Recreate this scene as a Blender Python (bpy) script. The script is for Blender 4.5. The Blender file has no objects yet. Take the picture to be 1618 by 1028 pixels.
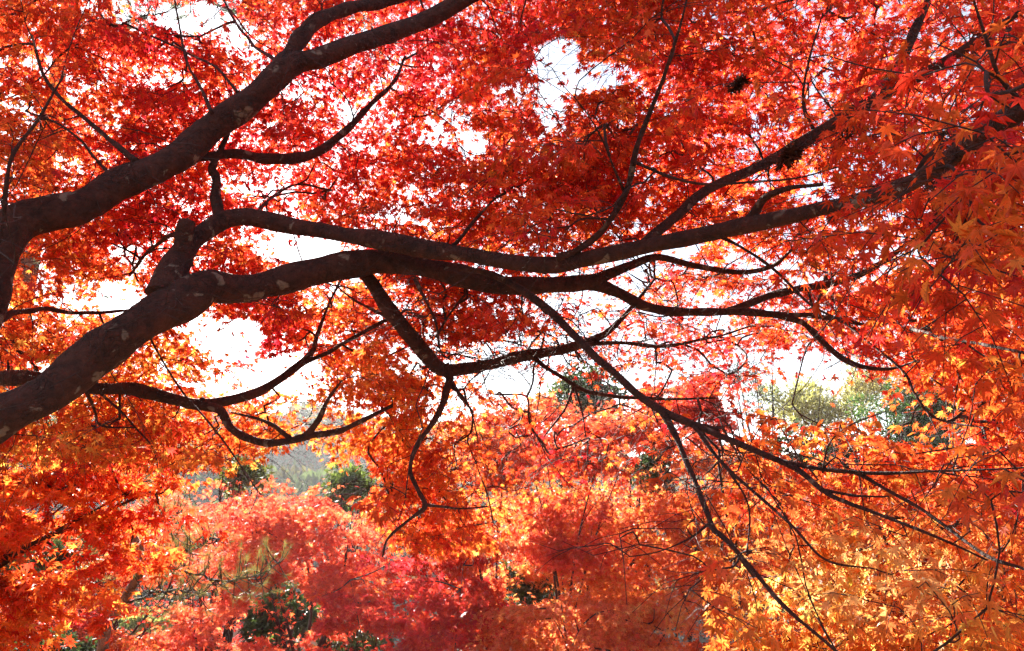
import bpy, math
import numpy as np
from mathutils import Vector, Matrix

# ------------------------------------------------------------------ camera, sky, sun, exposure
scn = bpy.context.scene
COL = scn.collection
F = 1270.0                      # focal length in photograph pixels (1618 wide)
PITCH = math.radians(12.0)
CAM = np.array([0.0, 0.0, 1.6])
RIGHT = np.array([1.0, 0, 0])
FWD = np.array([0, math.cos(PITCH), math.sin(PITCH)])
UP = np.array([0, -math.sin(PITCH), math.cos(PITCH)])

cam_d = bpy.data.cameras.new("camera")
cam_d.sensor_width = 36.0
cam_d.lens = 36.0 * F / 1618.0
cam_d.clip_start = 0.05
cam_d.clip_end = 3000
cam = bpy.data.objects.new("camera", cam_d)
cam.location = CAM
cam.rotation_euler = (math.radians(90) + PITCH, 0, 0)
COL.objects.link(cam)
scn.camera = cam

SUN_EL = math.radians(23.0)
SUN_AZ = math.radians(-22.0)     # left of the view axis (+Y), the sun stands behind the canopy
sun_dir = Vector((math.sin(SUN_AZ) * math.cos(SUN_EL), math.cos(SUN_AZ) * math.cos(SUN_EL), math.sin(SUN_EL)))

w = bpy.data.worlds.new("World")
scn.world = w
w.use_nodes = True
nt = w.node_tree
bg = nt.nodes["Background"]
sky = nt.nodes.new("ShaderNodeTexSky")
sky.sky_type = 'NISHITA'
sky.sun_disc = False
sky.sun_elevation = SUN_EL
sky.sun_rotation = SUN_AZ
sky.air_density = 1.0
sky.dust_density = 0.5
sky.ozone_density = 1.5
# thin high cloud veils the blue
_bw = nt.nodes.new("ShaderNodeRGBToBW")
_gr = nt.nodes.new("ShaderNodeVectorMath"); _gr.operation = 'SCALE'; _gr.inputs[0].default_value = (0.86, 0.9, 0.98)
_co = nt.nodes.new("ShaderNodeTexCoord")
_no = nt.nodes.new("ShaderNodeTexNoise"); _no.inputs["Scale"].default_value = 3.5; _no.inputs["Detail"].default_value = 7
_mr = nt.nodes.new("ShaderNodeMapRange"); _mr.inputs[1].default_value = 0.3; _mr.inputs[2].default_value = 0.7
_mr.inputs[3].default_value = 0.2; _mr.inputs[4].default_value = 0.85
_mx = nt.nodes.new("ShaderNodeMixRGB")
nt.links.new(sky.outputs[0], _bw.inputs[0]); nt.links.new(_bw.outputs[0], _gr.inputs["Scale"])
nt.links.new(_co.outputs["Generated"], _no.inputs["Vector"]); nt.links.new(_no.outputs["Fac"], _mr.inputs[0])
nt.links.new(_mr.outputs[0], _mx.inputs[0]); nt.links.new(sky.outputs[0], _mx.inputs[1]); nt.links.new(_gr.outputs[0], _mx.inputs[2])
nt.links.new(_mx.outputs[0], bg.inputs[0])
bg.inputs[1].default_value = 0.05

sun_l = bpy.data.lights.new("sun", 'SUN')
sun_l.energy = 5.0
sun_l.angle = math.radians(0.5)
sun_l.color = (1.0, 0.93, 0.82)
sun = bpy.data.objects.new("sun", sun_l)
sun.rotation_euler = sun_dir.to_track_quat('Z', 'Y').to_euler()
sun.location = (-8, 20, 12)
COL.objects.link(sun)

scn.view_settings.view_transform = 'Standard'
scn.view_settings.look = 'None'
scn.view_settings.gamma = 1.0
scn.view_settings.exposure = 3.0
scn.render.engine = 'CYCLES'
cy = scn.cycles
cy.max_bounces = 7
cy.diffuse_bounces = 4
cy.glossy_bounces = 2
cy.transmission_bounces = 6
cy.transparent_max_bounces = 6
cy.volume_bounces = 0
cy.use_denoising = True
cy.denoising_prefilter = 'NONE'
cy.sample_clamp_indirect = 6.0
cy.caustics_reflective = False
cy.caustics_refractive = False

# ------------------------------------------------------------------ helpers
def P(px, py, d):
    """photograph pixel + depth in metres -> point in the place"""
    return CAM + RIGHT * ((px - 809.0) / F * d) + UP * (-(py - 514.0) / F * d) + FWD * d

def proj(p):
    q = p - CAM
    d = q @ FWD
    d = np.where(d < 0.05, 0.05, d)
    return 809.0 + (q @ RIGHT) / d * F, 514.0 - (q @ UP) / d * F, d

def nrm(v):
    return v / np.maximum(np.linalg.norm(v, axis=-1, keepdims=True), 1e-9)

def hash3(ix, iy, iz):
    n = (ix * 374761393 + iy * 668265263 + iz * 2147483647) & 0x7fffffff
    n = (n ^ (n >> 13)) * 1274126177 & 0x7fffffff
    return ((n ^ (n >> 16)) & 0xffff) / 65535.0

def vnoise(p):
    """value noise in -1..1 on an (N,3) array"""
    i = np.floor(p).astype(np.int64)
    f = p - i
    f = f * f * (3 - 2 * f)
    out = 0
    for dx in (0, 1):
        for dy in (0, 1):
            for dz in (0, 1):
                wgt = (f[:, 0] if dx else 1 - f[:, 0]) * (f[:, 1] if dy else 1 - f[:, 1]) * (f[:, 2] if dz else 1 - f[:, 2])
                out = out + wgt * hash3(i[:, 0] + dx, i[:, 1] + dy, i[:, 2] + dz)
    return out * 2 - 1

class Geo:
    """collects tubes, leaves and boxes; build() links them as ONE mesh object"""
    def __init__(self):
        self.v, self.t, self.c, self.n = [], [], [], 0
    def add(self, v, t, c=None):
        self.v.append(v)
        self.t.append(t + self.n)
        self.n += len(v)
        if c is not None:
            self.c.append(c)
    def build(self, name, mat, parent=None, smooth=False):
        if not self.v:
            return None
        v = np.concatenate(self.v).astype(np.float32)
        t = np.concatenate(self.t).astype(np.int32)
        org = np.zeros(3)
        if parent is not None:
            q = parent
            while q is not None:
                org = org + np.array(q.location)
                q = q.parent
        v = v - org.astype(np.float32)
        me = bpy.data.meshes.new(name)
        me.vertices.add(len(v))
        me.vertices.foreach_set("co", v.ravel())
        me.loops.add(t.size)
        me.loops.foreach_set("vertex_index", t.ravel())
        me.polygons.add(len(t))
        me.polygons.foreach_set("loop_start", np.arange(0, t.size, 3, dtype=np.int32))
        if smooth:
            me.polygons.foreach_set("use_smooth", np.ones(len(t), dtype=bool))
        if self.c:
            c = np.concatenate(self.c).astype(np.float32)
            a = me.color_attributes.new("leaf_tint", 'FLOAT_COLOR', 'POINT')
            a.data.foreach_set("color", c.ravel())
        me.materials.append(mat)
        me.update(calc_edges=True)
        o = bpy.data.objects.new(name, me)
        COL.objects.link(o)
        if parent is not None:
            o.parent = parent
        return o

def thing(name, loc, label, cat, group=None):
    o = bpy.data.objects.new(name, None)
    COL.objects.link(o)
    o.location = [float(a) for a in loc]
    o["label"] = label
    o["category"] = cat
    if group:
        o["group"] = group
    return o

def catmull(pts, n_per):
    """pts (n,k) -> resampled smooth curve through the points"""
    p = np.vstack([2 * pts[0] - pts[1], pts, 2 * pts[-1] - pts[-2]])
    out = []
    for i in range(1, len(p) - 2):
        u = np.linspace(0, 1, n_per, endpoint=False)[:, None]
        a, b, c, d = p[i - 1], p[i], p[i + 1], p[i + 2]
        out.append(0.5 * (2 * b + (c - a) * u + (2 * a - 5 * b + 4 * c - d) * u ** 2 + (3 * b - a - 3 * c + d) * u ** 3))
    out.append(pts[-1][None])
    return np.vstack(out)

def tube(g, pts, rad, k=6, rough=0.0, seed=0.0):
    """tapered tube along pts (n,3) with radii rad (n); rough roughens the bark"""
    n = len(pts)
    tg = nrm(np.gradient(pts, axis=0))
    ref = np.array([0, 0, 1.0]) if abs(tg[0][2]) < 0.9 else np.array([1.0, 0, 0])
    a = ref - tg[0] * (ref @ tg[0])
    A = np.zeros((n, 3))
    for i in range(n):
        a = a - tg[i] * (a @ tg[i])
        a = a / max(np.linalg.norm(a), 1e-9)
        A[i] = a
    B = np.cross(tg, A)
    th = np.arange(k) / k * 2 * math.pi
    ring = A[:, None, :] * np.cos(th)[None, :, None] + B[:, None, :] * np.sin(th)[None, :, None]
    r = np.repeat(rad[:, None], k, 1)
    if rough > 0:
        q = (pts[:, None, :] + ring * rad[:, None, None]).reshape(-1, 3)
        nz = vnoise(q * 7 + seed) * 0.55 + vnoise(q * 19 + seed) * 0.3 + vnoise(q * 47 + seed) * 0.18
        r = r * (1 + rough * nz.reshape(n, k))
    v = pts[:, None, :] + ring * r[:, :, None]
    v = v.reshape(-1, 3)
    v = np.vstack([v, pts[0][None], pts[-1][None] + tg[-1] * rad[-1] * 0.4])
    i = np.arange(n - 1)[:, None] * k
    j = np.arange(k)[None, :]
    j2 = (j + 1) % k
    q0, q1, q2, q3 = i + j, i + j2, i + k + j2, i + k + j
    t = np.concatenate([np.stack([q0, q1, q2], -1).reshape(-1, 3), np.stack([q0, q2, q3], -1).reshape(-1, 3)])
    jj = np.arange(k)
    c0 = np.stack([np.full(k, n * k), (jj + 1) % k, jj], -1)
    c1 = np.stack([np.full(k, n * k + 1), (n - 1) * k + jj, (n - 1) * k + (jj + 1) % k], -1)
    g.add(v, np.concatenate([t, c0, c1]))

# ------------------------------------------------------------------ leaf shapes (x across, y to the tip, z up; last number 0 on the vein, 1 at the margin)
def palmate(lobes, fine):
    pts = [(0, 0, 0, 0.0)]
    n = len(lobes)
    for i, (ang, L) in enumerate(lobes):
        a = math.radians(ang)
        if i == 0:
            av = a - math.radians(28)
            pts.append((math.sin(av) * 0.14, math.cos(av) * 0.14, 0.0, 1.0))
        def at(r, da, z, m):
            return (math.sin(a + da) * r, math.cos(a + da) * r, z, m)
        if fine:
            pts.append(at(L * 0.56, -0.17, 0.035, 1.0))
        pts.append(at(L, 0, -0.20 * L * L, 0.0))
        if fine:
            pts.append(at(L * 0.56, 0.17, 0.035, 1.0))
        if i < n - 1:
            am = math.radians((ang + lobes[i + 1][0]) / 2)
            rv = 0.33 * min(1, (L + lobes[i + 1][1]) / 1.7 + 0.1)
        else:
            am = a + math.radians(28)
            rv = 0.14
        pts.append((math.sin(am) * rv, math.cos(am) * rv, 0.05 if i < n - 1 else 0, 1.0))
    k = len(pts)
    tri = [(0, i + 1, i) for i in range(1, k - 1)]
    # petiole
    pts += [(-0.018, 0, 0, 0), (0.018, 0, 0, 0), (0.0, -0.75, 0.10, 0)]
    tri.append((k, k + 1, k + 2))
    a = np.array(pts, float)
    return a[:, :3], a[:, 3], np.array(tri)

L7 = [(-124, .42), (-80, .72), (-39, .93), (0, 1.0), (39, .93), (80, .72), (124, .42)]
L5 = [(-92, .66), (-43, .92), (0, 1.0), (43, .92), (92, .66)]
LEAF_NEAR = palmate(L7, True)
LEAF_MID = palmate(L7, False)
LEAF_FAR = palmate(L5, False)
_b = np.array([(0, 0, 0, 0), (-.22, .3, .05, 1), (-.24, .6, .05, 1), (0, 1, -.1, 0), (.24, .6, .05, 1), (.22, .3, .05, 1)], float)
LEAF_BROAD = (_b[:, :3], _b[:, 3], np.array([(0, 3, 2), (0, 2, 1), (0, 4, 3), (0, 5, 4)]))
_b = np.array([(-.02, 0, 0, 0), (.02, 0, 0, 0), (0, 1, -.06, 1)], float)
NEEDLE = (_b[:, :3], _b[:, 3], np.array([(0, 1, 2)]))
_b = np.array([(0, 0, 0, 0), (-.09, .45, .02, 1), (0, 1, -.2, 0), (.09, .45, .02, 1)], float)
LEAF_NARROW = (_b[:, :3], _b[:, 3], np.array([(0, 2, 1), (0, 3, 2)]))

def put_leaves(g, tpl, pos, tip, nor, size, col, rng):
    tv, tm, tt = tpl
    N, K = len(pos), len(tv)
    if N == 0:
        return
    y = nrm(tip)
    z = nrm(nor - y * np.sum(nor * y, 1, keepdims=True))
    x = np.cross(y, z)
    cz = rng.uniform(-0.5, 2.4, N)[:, None, None]
    tvx, tvy, tvz = tv[None, :, 0:1], tv[None, :, 1:2], tv[None, :, 2:3]
    # each leaf a little wider, narrower or more lopsided than the next
    wx = rng.uniform(0.82, 1.12, N)[:, None, None]
    sk = rng.normal(0, 0.09, N)[:, None, None]
    v = pos[:, None, :] + size[:, None, None] * (x[:, None, :] * (tvx * wx + sk * tvy) + y[:, None, :] * tvy + z[:, None, :] * (tvz * cz + 0.12 * sk * tvx))
    c = np.empty((N, K, 4))
    c[:, :, :3] = col[:, None, :]
    c[:, :, 3] = tm[None, :]
    t = (np.arange(N) * K)[:, None, None] + tt[None]
    g.add(v.reshape(-1, 3), t.reshape(-1, 3), c.reshape(-1, 4))

# autumn colours from crimson (0) through red (1), vermilion (2), orange (3) and gold (4) to yellow green (5)
RAMP = np.array([(0.62, 0.020, 0.044), (0.78, 0.046, 0.024), (0.86, 0.138, 0.028), (0.90, 0.30, 0.045), (0.92, 0.58, 0.12), (0.48, 0.46, 0.05)])
def autumn(h, rng, jit=0.35):
    h = np.clip(h + rng.normal(0, jit, len(h)), 0, 4.6)
    i = np.minimum(h.astype(int), 4)
    f = (h - i)[:, None]
    c = RAMP[i] * (1 - f) + RAMP[i + 1] * f
    return c * rng.uniform(0.72, 1.1, len(h))[:, None]

# ------------------------------------------------------------------ materials
def new_mat(name):
    m = bpy.data.materials.new(name)
    m.use_nodes = True
    t = m.node_tree
    t.nodes.clear()
    return m, t, t.nodes, t.links

def leaf_mat(name, trans=0.55, gloss=0.05, rough=0.42, warm=(1.0, 1.0, 1.0)):
    m, t, N, L = new_mat(name)
    out = N.new("ShaderNodeOutputMaterial")
    at = N.new("ShaderNodeAttribute"); at.attribute_name = "leaf_tint"
    # vein: narrow band where the margin factor is close to 0
    vr = N.new("ShaderNodeMapRange"); vr.inputs[1].default_value = 0.02; vr.inputs[2].default_value = 0.14
    vr.inputs[3].default_value = 0.72; vr.inputs[4].default_value = 1.0
    L.new(at.outputs["Alpha"], vr.inputs[0])
    geo = N.new("ShaderNodeNewGeometry")
    no = N.new("ShaderNodeTexNoise"); no.inputs["Scale"].default_value = 55; no.inputs["Detail"].default_value = 3
    L.new(geo.outputs["Position"], no.inputs["Vector"])
    nr = N.new("ShaderNodeMapRange"); nr.inputs[1].default_value = 0.3; nr.inputs[2].default_value = 0.7
    nr.inputs[3].default_value = 0.74; nr.inputs[4].default_value = 1.12
    L.new(no.outputs["Fac"], nr.inputs[0])
    sp = N.new("ShaderNodeTexNoise"); sp.inputs["Scale"].default_value = 210; sp.inputs["Detail"].default_value = 2
    L.new(geo.outputs["Position"], sp.inputs["Vector"])
    sr = N.new("ShaderNodeMapRange"); sr.inputs[1].default_value = 0.60; sr.inputs[2].default_value = 0.68
    sr.inputs[3].default_value = 1.0; sr.inputs[4].default_value = 0.55
    L.new(sp.outputs["Fac"], sr.inputs[0])
    m0 = N.new("ShaderNodeMath"); m0.operation = 'MULTIPLY'
    L.new(nr.outputs[0], m0.inputs[0]); L.new(sr.outputs[0], m0.inputs[1]); nr = m0
    mul = N.new("ShaderNodeMath"); mul.operation = 'MULTIPLY'
    L.new(vr.outputs[0], mul.inputs[0]); L.new(nr.outputs[0], mul.inputs[1])
    sc = N.new("ShaderNodeVectorMath"); sc.operation = 'SCALE'
    L.new(at.outputs["Color"], sc.inputs[0]); L.new(mul.outputs[0], sc.inputs["Scale"])
    tc = N.new("ShaderNodeVectorMath"); tc.operation = 'MULTIPLY'; tc.inputs[1].default_value = warm
    L.new(sc.outputs[0], tc.inputs[0])
    d = N.new("ShaderNodeBsdfDiffuse"); L.new(sc.outputs[0], d.inputs[0])
    tr = N.new("ShaderNodeBsdfTranslucent"); L.new(tc.outputs[0], tr.inputs[0])
    mx = N.new("ShaderNodeMixShader"); mx.inputs[0].default_value = trans
    L.new(d.outputs[0], mx.inputs[1]); L.new(tr.outputs[0], mx.inputs[2])
    gl = N.new("ShaderNodeBsdfGlossy"); gl.inputs["Roughness"].default_value = rough
    gl.inputs[0].default_value = (1, 1, 1, 1)
    m2 = N.new("ShaderNodeMixShader"); m2.inputs[0].default_value = gloss
    L.new(mx.outputs[0], m2.inputs[1]); L.new(gl.outputs[0], m2.inputs[2])
    L.new(m2.outputs[0], out.inputs[0])
    return m

def bark_mat(name, dark, light, lichen=0.0, scale=1.0, furrow=1.0):
    m, t, N, L = new_mat(name)
    out = N.new("ShaderNodeOutputMaterial")
    b = N.new("ShaderNodeBsdfPrincipled")
    geo = N.new("ShaderNodeNewGeometry")
    n1 = N.new("ShaderNodeTexNoise"); n1.inputs["Scale"].default_value = 22 * scale; n1.inputs["Detail"].default_value = 8
    n1.inputs["Roughness"].default_value = 0.65
    L.new(geo.outputs["Position"], n1.inputs["Vector"])
    r1 = N.new("ShaderNodeValToRGB")
    r1.color_ramp.elements[0].position = 0.34; r1.color_ramp.elements[0].color = (*dark, 1)
    r1.color_ramp.elements[1].position = 0.68; r1.color_ramp.elements[1].color = (*light, 1)
    L.new(n1.outputs["Fac"], r1.inputs[0])
    col = r1.outputs[0]
    if lichen > 0:
        n2 = N.new("ShaderNodeTexNoise"); n2.inputs["Scale"].default_value = 11; n2.inputs["Detail"].default_value = 4
        n2.inputs["Distortion"].default_value = 0.6
        L.new(geo.outputs["Position"], n2.inputs["Vector"])
        n3 = N.new("ShaderNodeTexVoronoi"); n3.inputs["Scale"].default_value = 16
        L.new(geo.outputs["Position"], n3.inputs["Vector"])
        r2 = N.new("ShaderNodeMapRange"); r2.inputs[1].default_value = 0.66 - 0.06 * lichen; r2.inputs[2].default_value = 0.70 - 0.06 * lichen
        L.new(n2.outputs["Fac"], r2.inputs[0])
        r3 = N.new("ShaderNodeMapRange"); r3.inputs[1].default_value = 0.55; r3.inputs[2].default_value = 0.42
        L.new(n3.outputs["Distance"], r3.inputs[0])
        ml = N.new("ShaderNodeMath"); ml.operation = 'MULTIPLY'
        L.new(r2.outputs[0], ml.inputs[0]); L.new(r3.outputs[0], ml.inputs[1])
        mxc = N.new("ShaderNodeMixRGB"); mxc.inputs[2].default_value = (0.20, 0.18, 0.14, 1)
        L.new(ml.outputs[0], mxc.inputs[0]); L.new(col, mxc.inputs[1])
        col = mxc.outputs[0]
    dn = N.new("ShaderNodeTexNoise"); dn.inputs["Scale"].default_value = 14 * scale; dn.inputs["Detail"].default_value = 3
    L.new(geo.outputs["Position"], dn.inputs["Vector"])
    da = N.new("ShaderNodeVectorMath"); da.operation = 'MULTIPLY_ADD'; da.inputs[1].default_value = (.22, .22, .22)
    L.new(dn.outputs["Color"], da.inputs[0]); L.new(geo.outputs["Position"], da.inputs[2])
    cr = N.new("ShaderNodeTexVoronoi"); cr.feature = 'DISTANCE_TO_EDGE'; cr.inputs["Scale"].default_value = 17 * scale
    L.new(da.outputs[0], cr.inputs["Vector"])
    cm = N.new("ShaderNodeMapRange"); cm.inputs[1].default_value = 0.0; cm.inputs[2].default_value = 0.10
    cm.inputs[4].default_value = 1.0
    pt = N.new("ShaderNodeTexNoise"); pt.inputs["Scale"].default_value = 5 * scale; pt.inputs["Detail"].default_value = 2
    L.new(geo.outputs["Position"], pt.inputs["Vector"])
    pm = N.new("ShaderNodeMapRange"); pm.inputs[1].default_value = 0.45; pm.inputs[2].default_value = 0.62
    pm.inputs[3].default_value = 1.0; pm.inputs[4].default_value = 0.45
    L.new(pt.outputs["Fac"], pm.inputs[0]); L.new(pm.outputs[0], cm.inputs[3])
    L.new(cr.outputs["Distance"], cm.inputs[0])
    cs = N.new("ShaderNodeVectorMath"); cs.operation = 'SCALE'
    L.new(col, cs.inputs[0]); L.new(cm.outputs[0], cs.inputs["Scale"])
    L.new(cs.outputs[0], b.inputs["Base Color"])
    b.inputs["Roughness"].default_value = 0.82
    wv = N.new("ShaderNodeTexNoise"); wv.inputs["Scale"].default_value = 60 * scale; wv.inputs["Detail"].default_value = 6
    L.new(geo.outputs["Position"], wv.inputs["Vector"])
    ad = N.new("ShaderNodeMath"); ad.operation = 'ADD'
    L.new(n1.outputs["Fac"], ad.inputs[0]); L.new(wv.outputs["Fac"], ad.inputs[1])
    ad2 = N.new("ShaderNodeMath"); ad2.operation = 'ADD'
    L.new(ad.outputs[0], ad2.inputs[0]); L.new(cm.outputs[0], ad2.inputs[1]); ad = ad2
    bp = N.new("ShaderNodeBump"); bp.inputs["Strength"].default_value = 0.95 * furrow; bp.inputs["Distance"].default_value = 0.02
    L.new(ad.outputs[0], bp.inputs["Height"]); L.new(bp.outputs[0], b.inputs["Normal"])
    L.new(b.outputs[0], out.inputs[0])
    return m

def ground_mat(name, c1, c2, c3, sc):
    m, t, N, L = new_mat(name)
    out = N.new("ShaderNodeOutputMaterial"); b = N.new("ShaderNodeBsdfPrincipled")
    geo = N.new("ShaderNodeNewGeometry")
    n1 = N.new("ShaderNodeTexNoise"); n1.inputs["Scale"].default_value = sc; n1.inputs["Detail"].default_value = 10
    L.new(geo.outputs["Position"], n1.inputs["Vector"])
    r = N.new("ShaderNodeValToRGB")
    r.color_ramp.elements[0].position = 0.32; r.color_ramp.elements[0].color = (*c1, 1)
    r.color_ramp.elements[1].position = 0.68; r.color_ramp.elements[1].color = (*c3, 1)
    e = r.color_ramp.elements.new(0.5); e.color = (*c2, 1)
    L.new(n1.outputs["Fac"], r.inputs[0]); L.new(r.outputs[0], b.inputs["Base Color"])
    b.inputs["Roughness"].default_value = 0.95
    bp = N.new("ShaderNodeBump"); bp.inputs["Strength"].default_value = 0.7; bp.inputs["Distance"].default_value = 0.1
    L.new(n1.outputs["Fac"], bp.inputs["Height"]); L.new(bp.outputs[0], b.inputs["Normal"])
    L.new(b.outputs[0], out.inputs[0])
    return m

M_LEAF = leaf_mat("maple_leaf", 0.68, 0.018, 0.4, (1.12, 1.1, 1.0))
M_BROAD = leaf_mat("evergreen_leaf", 0.4, 0.035, 0.42, (1.15, 1.2, 0.7))
M_NEEDLE = leaf_mat("pine_needle", 0.45, 0.05, 0.4, (1.1, 1.15, 0.8))
M_DEAD = leaf_mat("dead_leaf", 0.15, 0.01, 0.6)
M_BARK = bark_mat("maple_bark", (0.017, 0.0065, 0.0045), (0.084, 0.031, 0.021), 1.2)
M_TWIG = bark_mat("twig_bark", (0.018, 0.009, 0.007), (0.05, 0.026, 0.02), 0.0, 3.0, 0.4)
M_PINEBARK = bark_mat("red_pine_bark", (0.10, 0.045, 0.03), (0.30, 0.15, 0.10), 0.0, 0.6)
M_GROUND = ground_mat("leaf_litter_ground", (0.06, 0.045, 0.025), (0.14, 0.06, 0.03), (0.09, 0.09, 0.035), 1.6)
M_HILL = ground_mat("hillside_soil", (0.05, 0.06, 0.03), (0.08, 0.08, 0.04), (0.11, 0.08, 0.04), 0.12)
M_PLASTER = ground_mat("earth_plaster", (0.42, 0.31, 0.20), (0.47, 0.36, 0.24), (0.52, 0.41, 0.28), 3.0)
M_TILE = ground_mat("grey_roof_tile", (0.05, 0.052, 0.058), (0.075, 0.078, 0.085), (0.11, 0.115, 0.125), 6.0)
M_STONE = ground_mat("footing_stone", (0.14, 0.13, 0.12), (0.22, 0.21, 0.19), (0.3, 0.29, 0.26), 2.5)

# ------------------------------------------------------------------ ground and hills
def height(x, y):
    s = np.clip((y - 2.8) / 5.5, 0, 1)
    s = s * s * (3 - 2 * s)
    z = -3.6 * s
    z = z - 3.2 * np.clip((y - 14) / 30, 0, 1)
    z = z + 0.18 * np.sin(x * 0.31 + 1.0) * np.cos(y * 0.23) * np.clip(np.hypot(x, y) / 8, 0, 1)
    az = np.degrees(np.arctan2(x, np.maximum(y, 1e-3)))
    rr = np.hypot(x, y)
    # nearer spur on the left, then the far ridge
    t = np.clip((rr - 48) / 34, 0, 1); t = t * t * (3 - 2 * t)
    el1 = 1.0 - 0.10 * np.clip(az + 24, -30, 60) + 0.4 * np.sin(az * 0.5)
    z = z + t * (82 * np.tan(np.radians(np.clip(el1, -2, 4))) + 8.4) * np.clip(1 - (rr - 84) / 26, 0, 1)
    t2 = np.clip((rr - 98) / 52, 0, 1); t2 = t2 * t2 * (3 - 2 * t2)
    el2 = 4.9 + 0.35 * np.sin(az * 0.9 + 1.2) + 0.25 * np.sin(az * 2.1) - 0.16 * np.clip(az + 13.5, 0, 22) - 0.05 * np.clip(-az - 15, 0, 40)
    z2 = -6.8 + t2 * (150 * np.tan(np.radians(el2)) + 8.4) - 8 * np.clip((rr - 165) / 60, 0, 1)
    return np.maximum(z, np.where(rr > 96, z2, -99))

def build_ground():
    g = Geo()
    ra = np.concatenate([np.linspace(0, 30, 46), np.linspace(32, 120, 30), np.linspace(122, 260, 50), [300, 400, 560], [700, 1000, 1500, 2200]])
    th = np.linspace(0, 2 * math.pi, 181)[:-1]
    R, T = np.meshgrid(ra, th, indexing='ij')
    X, Y = R * np.sin(T), R * np.cos(T)
    Z = height(X, Y)
    Z = np.where(R > 560, Z - (R - 560) * 0.03, Z)
    v = np.stack([X, Y, Z], -1).reshape(-1, 3)
    k = len(th)
    i = np.arange(len(ra) - 1)[:, None] * k
    j = np.arange(k)[None]
    j2 = (j + 1) % k
    q = [i + j, i + j2, i + k + j2, i + k + j]
    t = np.concatenate([np.stack([q[0], q[2], q[1]], -1).reshape(-1, 3), np.stack([q[0], q[3], q[2]], -1).reshape(-1, 3)])
    g.add(v, t)
    o = g.build("ground", M_GROUND, smooth=True)
    o["kind"] = "structure"
build_ground()

def far_wood():
    """the wooded far slopes: too far to count, one mass of leaf clumps"""
    rng = np.random.default_rng(5)
    g = Geo()
    n = 5200
    az = np.radians(rng.uniform(-44, 44, n))
    rr = np.where(rng.random(n) < 0.4, rng.uniform(50, 95, n), rng.uniform(102, 168, n))
    x, y = rr * np.sin(az), rr * np.cos(az)
    z = height(x, y)
    hgt = rng.uniform(1.4, 3.4, n)
    K = 44
    cen = np.stack([x, y, z + hgt * 0.45], -1)
    d = nrm(rng.normal(0, 1, (n, K, 3)))
    rad = (hgt[:, None] * 0.5) * rng.uniform(0.55, 1.05, (n, K))
    p = cen[:, None] + d * rad[..., None] * np.array([0.85, 0.85, 1.0])
    hue = rng.random(n)
    base = np.where(hue[:, None] < 0.6, np.array([0.055, 0.075, 0.035]), np.where(hue[:, None] < 0.85, np.array([0.10, 0.085, 0.04]), np.array([0.15, 0.07, 0.035])))
    base = base * rng.uniform(0.6, 1.3, n)[:, None]
    c = np.repeat(base[:, None], K, 1) * rng.uniform(0.8, 1.2, (n, K))[..., None]
    put_leaves(g, LEAF_BROAD, p.reshape(-1, 3), (d + np.array([0, 0, -0.2])).reshape(-1, 3), rng.normal(0, 1, (n * K, 3)) + np.array([0, 0, 0.4]),
               np.repeat(hgt * 0.30, K) * rng.uniform(0.7, 1.3, n * K), c.reshape(-1, 3), rng)
    o = g.build("far_wood", M_BROAD)
    o["kind"] = "stuff"
    o["label"] = "hazy grey green wood covering the far hillsides"
    o["category"] = "wood"
far_wood()

# ------------------------------------------------------------------ the near maple: limbs traced at their own depth (x, y, width in px, depth in m)
def I(s):
    return np.array([[float(a) for a in q.split(',')] for q in s.split()])

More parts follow.
